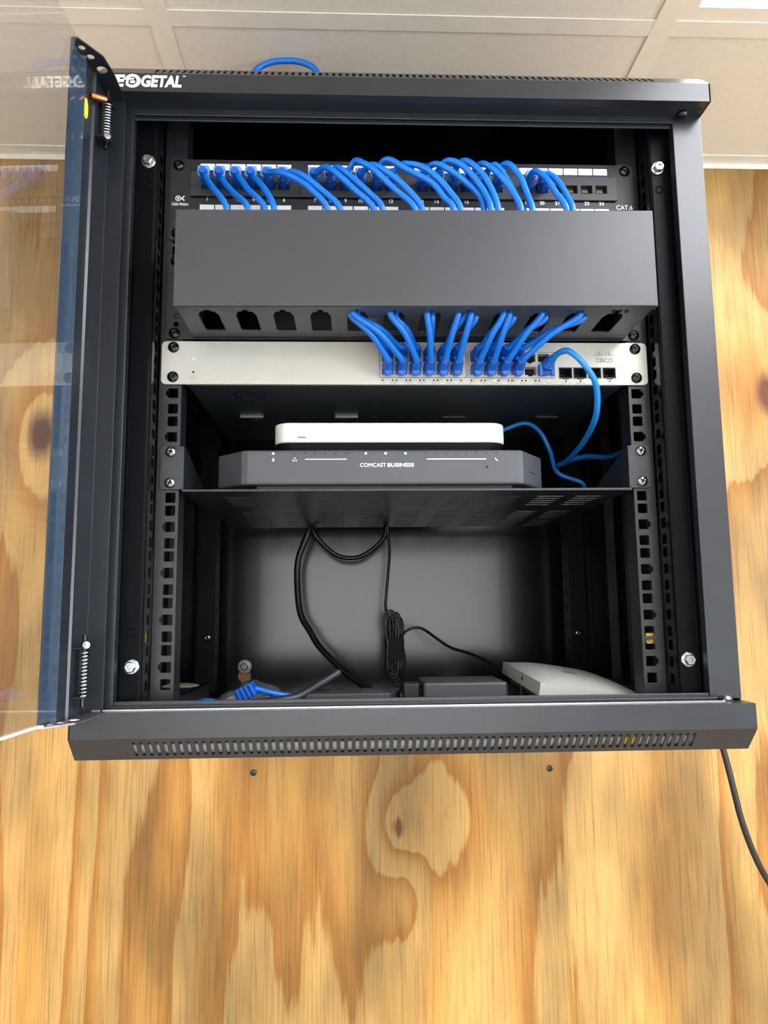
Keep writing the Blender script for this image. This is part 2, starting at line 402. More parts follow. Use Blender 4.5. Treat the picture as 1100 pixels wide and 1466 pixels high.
def is_light(i, j):
    xc = (xs_cells[i] + xs_cells[i + 1]) / 2; yc = (ys_cells[j] + ys_cells[j + 1]) / 2
    return any(abs(xc - lx) < 100 and abs(yc - ly) < 400 for lx, ly in LIGHTS)

for i in range(len(xs_cells) - 1):
    for j in range(len(ys_cells) - 1):
        if is_light(i, j): continue
        x0, x1 = xs_cells[i] + 3, xs_cells[i + 1] - 3; y1, y0 = ys_cells[j] - 3, ys_cells[j + 1] + 3
        if x1 - x0 < 40 or y1 - y0 < 40: continue
        bm = NB(); box(bm, x0, x1, y0, y1, CEIL + 0.5, CEIL + 15); link('ceiling_tile', bm, 'tile_white', ceil)
# wall angle where plywood meets ceiling
bm = NB(); box(bm, RX0, RX1, WALL_Y - 24, WALL_Y - 0.5, CEIL - 1.4, CEIL + 0.2); box(bm, RX0, RX1, WALL_Y - 2, WALL_Y - 0.4, CEIL - 9, CEIL)
tag(link('trim_1', bm, 'tbar_white'), 'thin off-white metal angle between plywood wall and ceiling tiles', kind='structure')
TL = ['long ceiling light panel at the right above the cabinet', 'long ceiling light panel added out of view at the left near the plywood wall',
      'long ceiling light panel added out of view at the right near the rear window', 'long ceiling light panel added out of view at the left near the rear window']
for (lx, ly), lab in zip(LIGHTS, TL):
    x0, x1, y0, y1 = lx - 294, lx + 294, ly - 597, ly + 597
    t = empty('ceiling_light', (lx, ly, CEIL + 0.5), lab, 'ceiling light', 'light panels in the ceiling')
    bm = NB(); plate(bm, rectp(x0 - 6, x1 + 6, y0 - 6, y1 + 6), [rectp(x0 + 20, x1 - 20, y0 + 20, y1 - 20)], (0, 0, CEIL + 0.4), (1, 0, 0), (0, 1, 0), (0, 0, 14)); link('frame', bm, 'tbar_white', t)
    bm = NB(); box(bm, x0 + 18, x1 - 18, y0 + 18, y1 - 18, CEIL + 8, CEIL + 12); link('diffuser', bm, 'troffer_lens', t)

# ------------------------------------------------------------------ the cabinet
W = 295.0; BZ0, BZ1 = -341.0, 310.0; FY = -48.0; BEZ = -72.0; BACK = 369.0; FLZ = -322.0
cab = empty('rack_cabinet', (0, 150, BZ0), 'black steel wall cabinet with glass door swung open to the left, holding network equipment', 'cabinet')
for s in (-1, 1):
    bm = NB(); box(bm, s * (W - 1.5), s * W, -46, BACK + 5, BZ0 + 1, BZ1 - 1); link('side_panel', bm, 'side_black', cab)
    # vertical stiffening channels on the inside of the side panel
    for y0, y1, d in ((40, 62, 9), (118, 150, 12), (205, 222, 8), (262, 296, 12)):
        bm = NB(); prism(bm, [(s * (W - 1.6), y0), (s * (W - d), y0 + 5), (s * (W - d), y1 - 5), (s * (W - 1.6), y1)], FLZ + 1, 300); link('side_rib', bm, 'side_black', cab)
# back panel with two keyholes that show the plywood
keyh = []
for cx in (-209, 209):
    keyh.append([(cx + 9.5 * math.cos(a), -302 + 9.5 * math.sin(a)) for a in [math.radians(-60 + 300 * i / 14) for i in range(15)]] + [(cx - 4.8, -316), (cx + 4.8, -316)])
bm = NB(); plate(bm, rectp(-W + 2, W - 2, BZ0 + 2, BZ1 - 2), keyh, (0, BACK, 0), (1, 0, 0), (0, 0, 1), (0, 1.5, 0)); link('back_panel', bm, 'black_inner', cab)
bm = NB(); slots = []
for s in (-1, 1):
    for k in range(14): slots.append(rrect(s * 272 - 9, s * 272 + 9, 90 + k * 13, 95 + k * 13, 2.2, 2))
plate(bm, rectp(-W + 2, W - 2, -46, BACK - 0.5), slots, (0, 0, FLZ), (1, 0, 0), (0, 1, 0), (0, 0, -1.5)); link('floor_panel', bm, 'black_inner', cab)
bm = NB(); box(bm, -W + 2, W - 2, -40, BACK + 5, BZ1 - 2.5, BZ1 - 1); link('top_panel', bm, 'black_inner', cab)
bm = NB(); box(bm, -W + 2, W - 2, -48, BACK, BZ0 + 0.2, BZ0 + 1.4); link('bottom_panel', bm, 'black_inner', cab)
for s in (-1, 1):
    lab = None
    bm = NB()
    prof = [(W, -20), (W, FY), (266, FY), (266, -38), (267.5, -38), (267.5, FY + 1.5), (W - 1.5, FY + 1.5), (W - 1.5, -20)]
    prism(bm, [(s * a, b) for a, b in prof], -298, 273); link('front_frame', bm, 'black_paint', cab, bevel=0.7)
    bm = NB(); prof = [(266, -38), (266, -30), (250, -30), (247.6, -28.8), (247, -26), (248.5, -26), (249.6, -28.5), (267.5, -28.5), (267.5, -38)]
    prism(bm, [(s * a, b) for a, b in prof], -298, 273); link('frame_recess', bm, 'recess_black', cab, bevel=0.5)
    holes = []; mids = [44.45 * k for k in range(-6, 6)]
    for mz in mids:
        for dz in (-15.875, 0, 15.875): holes.append(rrect(-17, -7, mz + dz - 4.8, mz + dz + 4.8, 1, 1))
    bm = NB(); plate(bm, rectp(-26, 1.5, -316, 300), holes, (s * 247.6, 0, 0), (0, 1, 0), (0, 0, 1), (s * 1.2, 0, 0)); link('mounting_web', bm, 'black_inner', cab)
    holes = []
    for mz in mids:
        for dz in (-15.875, 0, 15.875):
            z = mz + dz; x = 232.55; h = 4.8
            if dz == 0: lp = [(x - h, z - h), (x + h, z - h), (x + h, z - 3.0), (x + h + 1.6, z - 2.6), (x + h + 2.8, z), (x + h + 1.6, z + 2.6), (x + h, z + 3.0), (x + h, z + h), (x - h, z + h)]
            else: lp = rrect(x - h, x + h, z - h, z + h, 0.8, 1)
            holes.append([(s * a, b) for a, b in lp])
    bm = NB(); plate(bm, [(s * a, b) for a, b in rectp(224.5, 246.5, -318, 300)], holes, (0, 0, 0), (1, 0, 0), (0, 0, 1), (0, 1.6, 0))
    box(bm, s * 224.5, s * 226.0, 0.2, 26, -318, 300)
    link('rack_rail', bm, 'rail_black', cab, bevel=0.35)
    holes = [rrect(310, 316, 44.45 * k + d - 4, 44.45 * k + d + 4, 1, 1) for k in range(-6, 6) for d in (-11, 11)]
    bm = NB(); plate(bm, rectp(300, 330, -318, 300), holes, (s * 240, 0, 0), (0, 1, 0), (0, 0, 1), (s * 1.6, 0, 0))
    box(bm, s * 240, s * 262, 298.5, 300, -318, 300); box(bm, s * 262, s * 263.5, 290, 300, -318, 300)
    link('rear_rail', bm, 'side_black', cab)
    for z in (227, -264): place('bolt', BOLT, wp((s * 256, -30, z)), cab)
    for z in (204, -233):
        bm = NB(); lathe(bm, [(4.2, 0), (4.2, -0.5), (3.2, -0.8), (2.6, -0.2)], (s * 256.5, -30, z), (0, 1, 0), 14); link('rivet', bm, 'recess_black', cab, 30)
    place('screw', SCREW2, wp((s * 250, 300, -246)), cab)
    if s < 0: bm = NB(); lathe(bm, [(9.5, 0), (9.5, -1.6), (5.2, -1.6), (5.2, -5.5), (4.0, -6.4), (1.8, -6.4), (1.6, -4.5)], (s * 209, BACK, -289), (0, 1, 0), 20); link('washer_screw', bm, 'steel', cab, 30)
for s in (-1, 1):
    # side ledge of the floor with a row of vent slots
    lz = -303.0; hl = [rrect(s * 256 - 7, s * 256 + 7, 44 + k * 9, 48.4 + k * 9, 1.8, 2) for k in range(25)]
    bm = NB(); plate(bm, [(s * a, b) for a, b in rectp(243, 292, 30, 284)], hl, (0, 0, lz), (1, 0, 0), (0, 1, 0), (0, 0, -1.2)); box(bm, s * 243, s * 244.2, 30, 284, FLZ, lz)
    link('floor_ledge', bm, 'rail_black', cab)
    if s > 0: bm = NB(); box(bm, 247, 266, 40, 272, lz - 3.2, lz - 1.6); link('vent_bright_backing', bm, 'label_white', cab)  # white backing added so the right vent slots look bright
# yellow cage nut clips in the right rail and left web
bm = NB(); lathe(bm, [(3.0, 0), (3.4, -2), (2.4, -3.5), (1.2, -3.5)], (235, 8, -245), (0, 1, 0.2), 12); box(bm, 231, 239, 6, 9, -250, -240); link('yellow_clip', bm, 'yellow_plastic', cab)
bm = NB(); box(bm, -252, -249.5, -16, -8, -242.5, -233.5); link('yellow_clip', bm, 'yellow_plastic', cab)

def bezel(name, top):
    sgn = 1 if top else -1
    zi, zf, zo = (272.0, 291.0, 310.0) if top else (-299.5, -321.0, -341.0)
    bm = NB(); ch = abs(zo - zf)
    # front face and the returns towards the opening
    bz = sorted((zi, zf)); box(bm, -W, W, BEZ, BEZ + 1.5, bz[0], bz[1])
    bz = sorted((zi, zi + sgn * 1.5)); box(bm, -W, W, BEZ + 1.5, -46, bz[0], bz[1])
    bz = sorted((zo, zo - sgn * 1.5)); box(bm, -W, W, BEZ + 19, -10, bz[0], bz[1])
    for s in (-1, 1):
        prism(bm, [(BEZ, zi), (BEZ, zf), (BEZ + 19, zo), (-20, zo), (-20, zi)], s * (W - 1.5), s * W, 'x')
    # bevelled face with the row of vent slots
    L = math.hypot(19, ch); V = Vector((0, 19 / L, sgn * ch / L)); n = 75; pitch = 6.52
    sl = [rrect(-241.5 + i * pitch - 1.55, -241.5 + i * pitch + 1.55, L * 0.17, L * 0.83, 1.5, 2) for i in range(n)]
    plate(bm, rectp(-W, W, 0, L), sl, (0, BEZ, zf), (1, 0, 0), V, Vector((0, 1.1, -sgn * 1.1)))
    return link(name, bm, 'black_paint', cab, bevel=0.45)
tb = bezel('top_bezel', True); bb = bezel('bottom_bezel', False)
bm = NB(); box(bm, -270, 270, FY, FY + 1.5, 265, 272); box(bm, -268, 268, -44, -42.5, 262, 272); link('door_stop', bm, 'black_paint', cab, bevel=0.4)
bm = NB(); box(bm, -272, 272, -50, -46, -299.5, -296.2); box(bm, -266, 272, -46, -43.5, -299.5, -292.8); link('door_sill', bm, 'black_paint', cab, bevel=0.5)
bm = NB(); box(bm, -280, 279, -60, -58.8, -299.4, -298.2); link('edge_glint', bm, 'sheen_metal', bb)  # pale strip paints the light caught along the bezel's top edge
bm = NB(); lathe(bm, [(5, 0), (5, 3), (3, 5), (1, 5.4)], (277, -56, -299), (0, -0.2, 1), 12); link('magnet_catch', bm, 'steel', cab, 30)
bm = NB(); lathe(bm, [(5, 0), (5, -3), (3, -5), (1, -5.4)], (274, -54, 272), (0, 0.2, 1), 12); link('magnet_catch', bm, 'dark_screw', cab, 30)
bm = NB(); lathe(bm, [(3.2, 0.2), (3.2, -0.4), (2.6, -0.4)], (288, -60, 272), (0, 0, 1), 14); link('screw_hole', bm, 'black_hole', tb)
# pale dust filter just behind the lower half of the bottom vents
V = Vector((0, 19, -20)).normalized()
bm = NB(); plate(bm, rectp(-246, 246, 15, 26), [], (0, BEZ + 3.4, -321 + 3.4), (1, 0, 0), V, (0, 1.2, 1.2)); fl = link('dust_filter', bm, 'pale_foam', bb)
bm = NB(); plate(bm, rectp(179, 192, 15, 24), [], (0, BEZ + 3.0, -321 + 3.0), (1, 0, 0), V, (0, 0.5, 0.5)); link('sticker', bm, 'yellow_sticker', bb)
# maker's lettering on the top bezel
text('lettering', 'TE', -287, -268.5, 276.6, 289.0, BEZ, 'white_ink', tb, 0.042, 0.14)
text('lettering', 'GETAL', -253.5, -215.5, 276.6, 289.0, BEZ, 'white_ink', tb, 0.042, 0.14)
text('lettering', 'TM', -214.8, -212, 287.4, 289.0, BEZ, 'white_ink', tb)
def emblem():
    bm = NB(); cx, cz, R, r = -261.5, 282.8, 7.0, 4.4
    out = []; inn = []
    for i in range(22):
        a = math.radians(-150 + 300 * i / 21)
        out.append((cx + R * math.cos(a) * 1.08, cz + R * math.sin(a))); inn.append((cx - 0.4 + r * math.cos(a), cz + r * math.sin(a)))
    prism(bm, out + inn[::-1], BEZ, BEZ - 0.2, 'y')
    prism(bm, [(cx - 8.2, cz + 3.0), (cx + 1.2, cz + 3.0), (cx + 1.2, cz + 1.2), (cx - 8.6, cz + 1.2)], BEZ, BEZ - 0.2, 'y')
    prism(bm, [(cx - 5.8, cz + 1.2), (cx - 3.6, cz + 1.2), (cx - 4.0, cz - 2.6), (cx - 6.2, cz - 2.6)], BEZ, BEZ - 0.2, 'y')
    prism(bm, rrect(cx - 2.2, cx + 2.4, cz - 2.4, cz + 0.2, 0.8, 2), BEZ, BEZ - 0.2, 'y')
    link('emblem', bm, 'white_ink', tb)
emblem()

# door, hinged on the left and standing open towards the viewer
DA = math.radians(2.0); DU = Vector((-math.sin(DA), -math.cos(DA), 0)); DN = Vector((math.cos(DA), -math.sin(DA), 0))
DH = Vector((-288.5, -141.0, 0)) - DU * 83
DM = Matrix(((DU.x, DN.x, 0, DH.x), (DU.y, DN.y, 0, DH.y), (0, 0, 1, 0), (0, 0, 0, 1)))     # (u, n, z) -> scene mm
DZ0, DZ1 = -301.0, 271.5
bm = NB()
prism(bm, [(0, -5.5), (83, -5.5), (83, -4.2), (62, -4.2), (60, -1), (42, -1), (40, 1.2), (38, -1), (1.5, -1), (1.5, 15), (0, 15)], DZ0, DZ1, 'z', DM)
plate_outline = [(0, -5.4), (83, -5.4), (83, 0.2), (74, 6), (60, 14.5), (38, 16.5), (4, 15), (0, 14)]
hl = [circ(71, -0.6, 3.0, 12), circ(60, 3.2, 3.2, 12), circ(44, 7.5, 4.6, 14)]
plate(bm, plate_outline, hl, DM @ Vector((0, 0, DZ1 - 1.5)), DU, DN, (0, 0, 1.5))
door = link('door', bm, 'black_paint', cab, bevel=0.35)
bm = NB(); plate(bm, plate_outline, hl, DM @ Vector((0, 0, DZ0 - 1.5)), DU, DN, (0, 0, 1.5)); tag(link('end_plate', bm, 'sheen_metal', door), 'end plate coloured pale for the light on its face')  # pale metal puts the light reflected by the black plate into its colour
bm = NB(); box(bm, 61.5, 556, -4.0, 0.0, DZ0 + 0.5, DZ1 - 0.5, DM); tag(link('glass_pane', bm, 'door_glass', door), 'clear glass pane reflecting the cabinet')
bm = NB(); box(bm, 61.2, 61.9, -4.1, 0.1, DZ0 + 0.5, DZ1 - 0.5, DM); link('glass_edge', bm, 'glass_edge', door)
bm = NB(); box(bm, 83, 556, -4.1, 0.1, DZ0 + 0.2, DZ0 + 1.2, DM); link('glass_edge', bm, 'pale_foam', door)
bm = NB(); box(bm, 62.2, 83, -4.18, -4.05, DZ0 + 1.6, DZ1 - 1.6, DM); link('glass_sheen_strip', bm, 'sheen_blue', door)  # blue-grey strip paints the reflection and haze of the glass over the flange
bm = NB(); prism(bm, [(534, -5.5), (560, -5.5), (560, 15), (558.5, 15), (558.5, -4.2), (534, -4.2)], DZ0, DZ1, 'z', DM); link('lock_stile', bm, 'black_paint', door)
def spring(z0, z1, rivet_z, first):
    cu, cn = 26.0, 6.5; tw = 13
    hel = [DM @ Vector((cu + 4.2 * math.cos(a), cn + 4.2 * math.sin(a), z0 + (z1 - z0) * i / (tw * 10))) for i, a in enumerate([2 * PI * j / 10 for j in range(tw * 10 + 1)])]
    bm = NB(); tube(bm, hel, 0.75, 6); tag(link('hinge_spring', bm, 'steel', door, 60), 'coiled steel hinge spring')
    bm = NB(); tube(bm, [DM @ Vector((cu, cn, z0 - 9)), DM @ Vector((cu, cn, z1 + 12))], 1.8, 10); link('hinge_pin', bm, 'dark_screw', door, 40)
    for z in (z0 - 1.5, z1 + 0.5):
        bm = NB(); box(bm, cu - 10, cu + 8, -1, cn + 5, z, z + 1.3, DM); link('hinge_bracket', bm, 'black_paint', door)
    bm = NB(); lathe(bm, [(3.4, 0), (3.6, 4), (3.0, 5.2), (1.2, 5.4)], DM @ Vector((cu + 5, cn + 2, rivet_z)), DN * 0.6 + DU * 0.9, 14); link('rivet', bm, 'steel', door, 35)
spring(-284, -246, -242, True); spring(214, 250, 212, False)
bm = NB(); lathe(bm, [(3.2, 0), (3.2, 12), (2.6, 13), (2.6, 13.2)], DM @ Vector((47, 0, 243)), DN + DU * -0.6, 12); link('ground_stud', bm, 'copper', door, 35)
bm = NB(); prism(bm, [(56.0 + 4.4 * math.cos(a), 224 + 9.5 * math.sin(a)) for a in [2 * PI * i / 24 for i in range(24)]], -1, -0.4, 'y', DM); link('sticker', bm, 'yellow_sticker', door)

# ------------------------------------------------------------------ patch panel
pp = empty('patch_bay', (0, 0, 160), 'black patch panel with two rows of white label strips and numbered ports', 'patch panel')
PX = [-203 + 110.3 * g + 15.7 * i for g in range(4) for i in range(6)]
PZ = 220.5
row_holes = [rectp(x - 5.9, x + 5.9, z - 5.6, z + 3.4) for z in (PZ, PZ - 44.5) for x in PX]
bm = NB(); plate(bm, rrect(-241, 241, 160, 248, 2, 2), [rectp(-220, 221, z - 16, z + 13) for z in (PZ + 1, PZ - 43.5)], (0, -1.7, 0), (1, 0, 0), (0, 0, 1), (0, 1.6, 0)); link('panel', bm, 'patch_black', pp)
for z in (PZ, PZ - 44.5):
    for g in range(4):
        a, b = PX[6 * g] - (17 if g == 0 else 15.9), PX[6 * g + 5] + (16.6 if g == 3 else 15.9)
        hl = [rectp(x - 5.9, x + 5.9, z - 5.6, z + 3.2) for x in PX[6 * g:6 * g + 6]]
        bm = NB(); plate(bm, rectp(a, b, z - 13.2, z + 13.2), hl, (0, -3.6, 0), (1, 0, 0), (0, 0, 1), (0, 12, 0)); box(bm, a, b, 8.4, 10, z - 13.2, z + 13.2)
        link('jack_block', bm, 'patch_grey', pp, bevel=0.4)
jb = NB(); box(jb, -3.4, 3.4, 0, 1.4, -1.4, 2.8, None, 0)
JACKP = shared(jb, 'gold_pins', None, 'contacts')
for z in (PZ, PZ - 44.5):
    for i, x in enumerate(PX):
        if z == PZ and i < 20: continue
        place('contacts', JACKP, wp((x, 2.5, z)), pp)
lb = NB(); box(lb, -7.2, 7.2, -0.5, 0.4, -3.5, 3.5); LAB = shared(lb, 'label_white', None, 'label_strip')
for i, x in enumerate(PX):
    for z in (239.6, 194.6): place('label_strip', LAB, wp((x, -1.9, z)), pp)
    s = str(i + 1); w = 1.3 * len(s)
    text('lettering', s, x - w, x + w, 202.6, 206.4, -1.75, 'white_ink', pp, 0.015, keep=True)
text('lettering', 'CAT.6', 222, 239, 198.0, 203.0, -1.75, 'white_ink', pp)
text('lettering', 'Cable Matters', -239, -222, 197.2, 200.6, -1.75, 'white_ink', pp, 0.02)
bm = NB()
for R, r in ((3.0, 2.2), (1.3, 0.5)):
    plate(bm, circ(-232.4, 205, R, 18), [circ(-232.4, 205, r, 18)], (0, -1.75, 0), (1, 0, 0), (0, 0, 1), (0, -0.15, 0))
prism(bm, [(-229.2, 205.6), (-226.2, 208.2), (-226.0, 207.0), (-228.0, 205), (-226.0, 203.2), (-226.2, 202), (-229.2, 204.4)], -1.75, -1.9, 'y'); link('emblem', bm, 'white_ink', pp)
for s in (-1, 1):
    for z in (241, 167): place('screw', SCREW, wp((s * 232.5, -1.8, z)), pp)

# ------------------------------------------------------------------ cable manager
cm = empty('cable_manager', (4, -40, 54), 'dark grey cable duct with a smooth flat cover below the patch panel', 'cable manager')
bm = NB(); plate(bm, rrect(-241, 241, 55, 143, 3, 2), [circ(s * 231, z, 2.6, 12) for s in (-1, 1) for z in (70.5, 79, 128)] + [rectp(-205, 213, 66, 132)], (0, -1.8, 0), (1, 0, 0), (0, 0, 1), (0, 1.6, 0)); link('back_plate', bm, 'patch_black', cm, bevel=0.4)
CZ = [-187.5 + 34.35 * k for k in range(12)]
op = []
for x in CZ:
    op.append([(x - 9.5, -24), (x - 7.5, -21), (x + 7.5, -21), (x + 9.5, -24), (x + 9.5, -60), (x + 6.5, -69), (x + 2.6, -69.5), (x + 2.6, -77), (x - 2.6, -77), (x - 2.6, -69.5), (x - 6.5, -69), (x - 9.5, -60)])
bm = NB(); plate(bm, rectp(-211, 219, -80, -2), op, (0, 0, 56.2), (1, 0, 0), (0, 1, 0), (0, 0, 1.8))
box(bm, -213, 221, -14, -2, 55.6, 56.4)
link('duct_floor', bm, 'cover_black', cm, bevel=0.4)
bm = NB(); box(bm, -211, 219, -44, -2, 140, 141.6); link('duct_light_stop', bm, 'cover_black', cm)  # unseen plate added to keep light out of the duct openings
for x0, x1 in ((-213, -211), (219, 221)):
    bm = NB(); prism(bm, [(-80, 56.2), (-2, 56.2), (-2, 141), (-80, 141)], x0, x1, 'x'); link('duct_side', bm, 'cover_black', cm)
for x in (-196, -190, -184, 186, 192, 198):
    bm = NB(); box(bm, x - 1.2, x + 1.2, -80.5, -75, 54.6, 56.2); link('clip_tab', bm, 'black_hole', cm)
RC = Matrix.Translation((4, -88.5, 0)) @ Matrix.Rotation(-0.016, 4, 'Z')
bm = NB(); box(bm, -218.5, 217.5, -0.9, 0.9, 54.4, 146.2, RC); box(bm, -218.5, 217.5, 0.9, 12, 144.6, 146.2, RC); box(bm, -218.5, 217.5, 0.9, 9, 54.4, 55.8, RC)
link('cover', bm, 'cover_black', cm, bevel=0.8)
for s in (-1, 1):
    for z in (61, 137): place('screw', SCREW, wp((s * 232.5, -1.9, z)), cm)

# ------------------------------------------------------------------ network switch
sw = empty('network_switch', (0, 110, 7.5), 'silver rack network switch with blue cables plugged along its right half', 'network switch')
SX = [-20.0 + 13.75 * i for i in range(6)] + [69.2 + 13.75 * i for i in range(6)]
SR = (36.0, 22.3)
def port_hole(x, z): return [(x - 5.6, z - 4.0), (x - 2.4, z - 4.0), (x - 2.4, z - 5.4), (x + 2.4, z - 5.4), (x + 2.4, z - 4.0), (x + 5.6, z - 4.0), (x + 5.6, z + 4.6), (x - 5.6, z + 4.6)]
SF = [160.0 + 14.9 * i for i in range(4)]
fh = [rectp(-28, 59.3, 15.2, 42.4), rectp(60.9, 149, 15.2, 42.4)] + [rectp(x - 6.8, x + 6.8, 14.8, 26.4) for x in SF]
bm = NB(); plate(bm, rrect(-244.2, 244.2, 8.2, 52.2, 4.5, 4), fh, (0, -3.4, 0), (1, 0, 0), (0, 0, 1), (0, 2.4, 0)); link('faceplate', bm, 'silver_face', sw, bevel=0.4)
bm = NB(); plate(bm, rectp(-219, 219, 7.4, 51), [rectp(-28, 59.3, 15.2, 42.4), rectp(60.9, 149, 15.2, 42.4)] + [rectp(x - 6.8, x + 6.8, 14.8, 26.4) for x in SF], (0, -1.0, 0), (1, 0, 0), (0, 0, 1), (0, 1, 0))
box(bm, -219, -217.5, 0, 236, 7.4, 51); box(bm, 217.5, 219, 0, 236, 7.4, 51); box(bm, -219, 219, 0, 236, 7.4, 8.6); box(bm, -219, 219, 0, 236, 49.6, 51); box(bm, -219, 219, 234.5, 236, 7.4, 51)
link('chassis', bm, 'dark_metal', sw)
for gi, (a, b) in enumerate(((-28, 59.3), (60.9, 149))):
    hl = [port_hole(x, z) for x in SX[6 * gi:6 * gi + 6] for z in SR]
    bm = NB(); plate(bm, rectp(a + 0.4, b - 0.4, 15.6, 42.0), hl, (0, -3.2, 0), (1, 0, 0), (0, 0, 1), (0, 9, 0)); box(bm, a + 0.4, b - 0.4, 5.8, 7, 15.6, 42); link('port_bank', bm, 'silver_face', sw)
pb = NB(); box(pb, -5.5, 5.5, 0, 0.5, -5.2, 4.5); PBACK = shared(pb, 'black_hole', None, 'port')
for x in SX:
    for z in SR: place('port', PBACK, wp((x, 5.1, z)), sw)
for x in SF:
    bm = NB(); plate(bm, rectp(x - 6.6, x + 6.6, 15.0, 26.2), [rectp(x - 5.9, x + 5.9, 15.9, 25.4)], (0, -3.6, 0), (1, 0, 0), (0, 0, 1), (0, 20, 0)); box(bm, x - 6.5, x + 6.5, 16.4, 17.4, 15, 26); box(bm, x - 3, x + 3, -4.2, -3.4, 13.8, 15.2)
    link('fibre_port', bm, 'dark_metal', sw)
for i in range(24):
    x = (SX[i // 2] + (-5 if i % 2 == 0 else 5)); lit = i in (15,)
    bm = NB(); lathe(bm, [(0.9, 0), (0.9, -0.35)], (x, -3.4, 12.4), (0, 1, 0), 10)
    link('indicator', bm, 'led_green' if lit else ('led_white' if i == 23 else 'black_hole'), sw)
    text('lettering', '%d x' % (i + 1), x - 2.4, x + 2.4, 9.4, 10.7, -3.4, 'grey_ink', sw)
for i, x in enumerate(SF):
    bm = NB(); lathe(bm, [(0.9, 0), (0.9, -0.35)], (x, -3.4, 11.9), (0, 1, 0), 10); link('indicator', bm, 'black_hole', sw)
    text('lettering', 'SFP+ %d' % (25 + i), x - 4.6, x + 4.6, 9.0, 10.4, -3.4, 'grey_ink', sw)
text('lettering', 'CISCO', 191.5, 208.8, 31.6, 36.0, -3.4, 'grey_ink', sw, 0.012)
for i, h in enumerate((1.2, 3.0, 5.2, 3.0, 1.2, 3.0, 5.2, 3.0, 1.2)):
    x = 190.5 + i * 2.38; bm = NB(); prism(bm, rrect(x - 0.42, x + 0.42, 38.4, 38.4 + h, 0.4, 2), -3.4, -3.6, 'y'); link('emblem_bar', bm, 'grey_ink', sw)
for x, z, r in ((-212.5, 34.2, 0.8), (-212.5, 20.4, 1.1)):
    bm = NB(); lathe(bm, [(r, 0), (r, -0.35)], (x, -3.4, z), (0, 1, 0), 10); link('indicator', bm, 'led_white' if z > 30 else 'black_hole', sw)
bm = NB(); plate(bm, circ(-212.5, 15.0, 1.7, 16), [circ(-212.5, 15.0, 1.35, 16)], (0, -3.4, 0), (1, 0, 0), (0, 0, 1), (0, -0.15, 0)); link('reset_mark', bm, 'grey_ink', sw)
for s in (-1, 1):
    for z in (45.8, 15.5): place('screw', SCREW, wp((s * 232.5, -3.5, z)), sw)
for x in (-170, -62, 62, 170):
    bm = NB(); prism(bm, [(x - 13, 115), (x + 13, 115), (x + 10, 128), (x - 10, 128)], 5.4, 7.4); link('bottom_bracket', bm, 'steel' if x < 0 else 'dark_metal', sw)
for x, y in ((-190, 22), (-182, 40), (60, 70), (-30, 62), (130, 60), (-30, 120), (150, 130)):
    bm = NB(); lathe(bm, [(3.5, 0), (3.5, -0.5), (2.5, -0.8)], (x, y, 7.4), (0, 0, 1), 12); link('bottom_screw', bm, 'black_paint', sw)
bm = NB(); plate(bm, circ(-160, 30, 16, 28), [circ(-160, 30, 15.2, 28)], (0, 0, 7.4), (1, 0, 0), (0, 1, 0), (0, 0, -0.4)); link('foot_ring', bm, 'dark_screw', sw)

# ------------------------------------------------------------------ shelf
sh = empty('rack_shelf', (0, 150, -99.2), 'black vented rack shelf below the switch carrying two boxes', 'shelf')
SHZ = -97.8; sl = []
for cx in (-172, -126, -80, -34, 12, 58, 104, 150, 190):
    for y0 in (36, 150, 232):
        for k in range(5): sl.append(rrect(cx - 14, cx + 14, y0 + k * 15 - 2.6, y0 + k * 15 + 2.6, 2.2, 2))
bm = NB(); plate(bm, rectp(-221, 222, 0, 302), sl, (0, 0, SHZ), (1, 0, 0), (0, 1, 0), (0, 0, -1.5)); box(bm, -221, 222, -3.2, -1.2, SHZ - 1.6, SHZ + 0.6); box(bm, -221, 222, 300.5, 302, SHZ, SHZ + 12)
box(bm, -221, 222, -1.6, 0.4, SHZ - 1.5, SHZ)
link('tray', bm, 'black_paint', sh, bevel=0.3)
for s in (-1, 1):
    bm = NB(); prism(bm, [(-2, SHZ), (-2, -54.5), (6, -54.5), (120, SHZ + 14), (300, SHZ + 12), (300, SHZ)], s * 219.6, s * 221.2, 'x'); link('side_wall', bm, 'black_paint', sh)
    bm = NB(); prism(bm, [(s * a, b) for a, b in rrect(219.6, 242.5, -97.2, -54.2, 3, 3)], -3.2, -1.6, 'y'); link('mounting_ear', bm, 'black_paint', sh, bevel=0.4)
    for z in (-60.0, -90.6): place('screw', SCREW2, wp((s * 232.4, -3.3, z)), sh).data
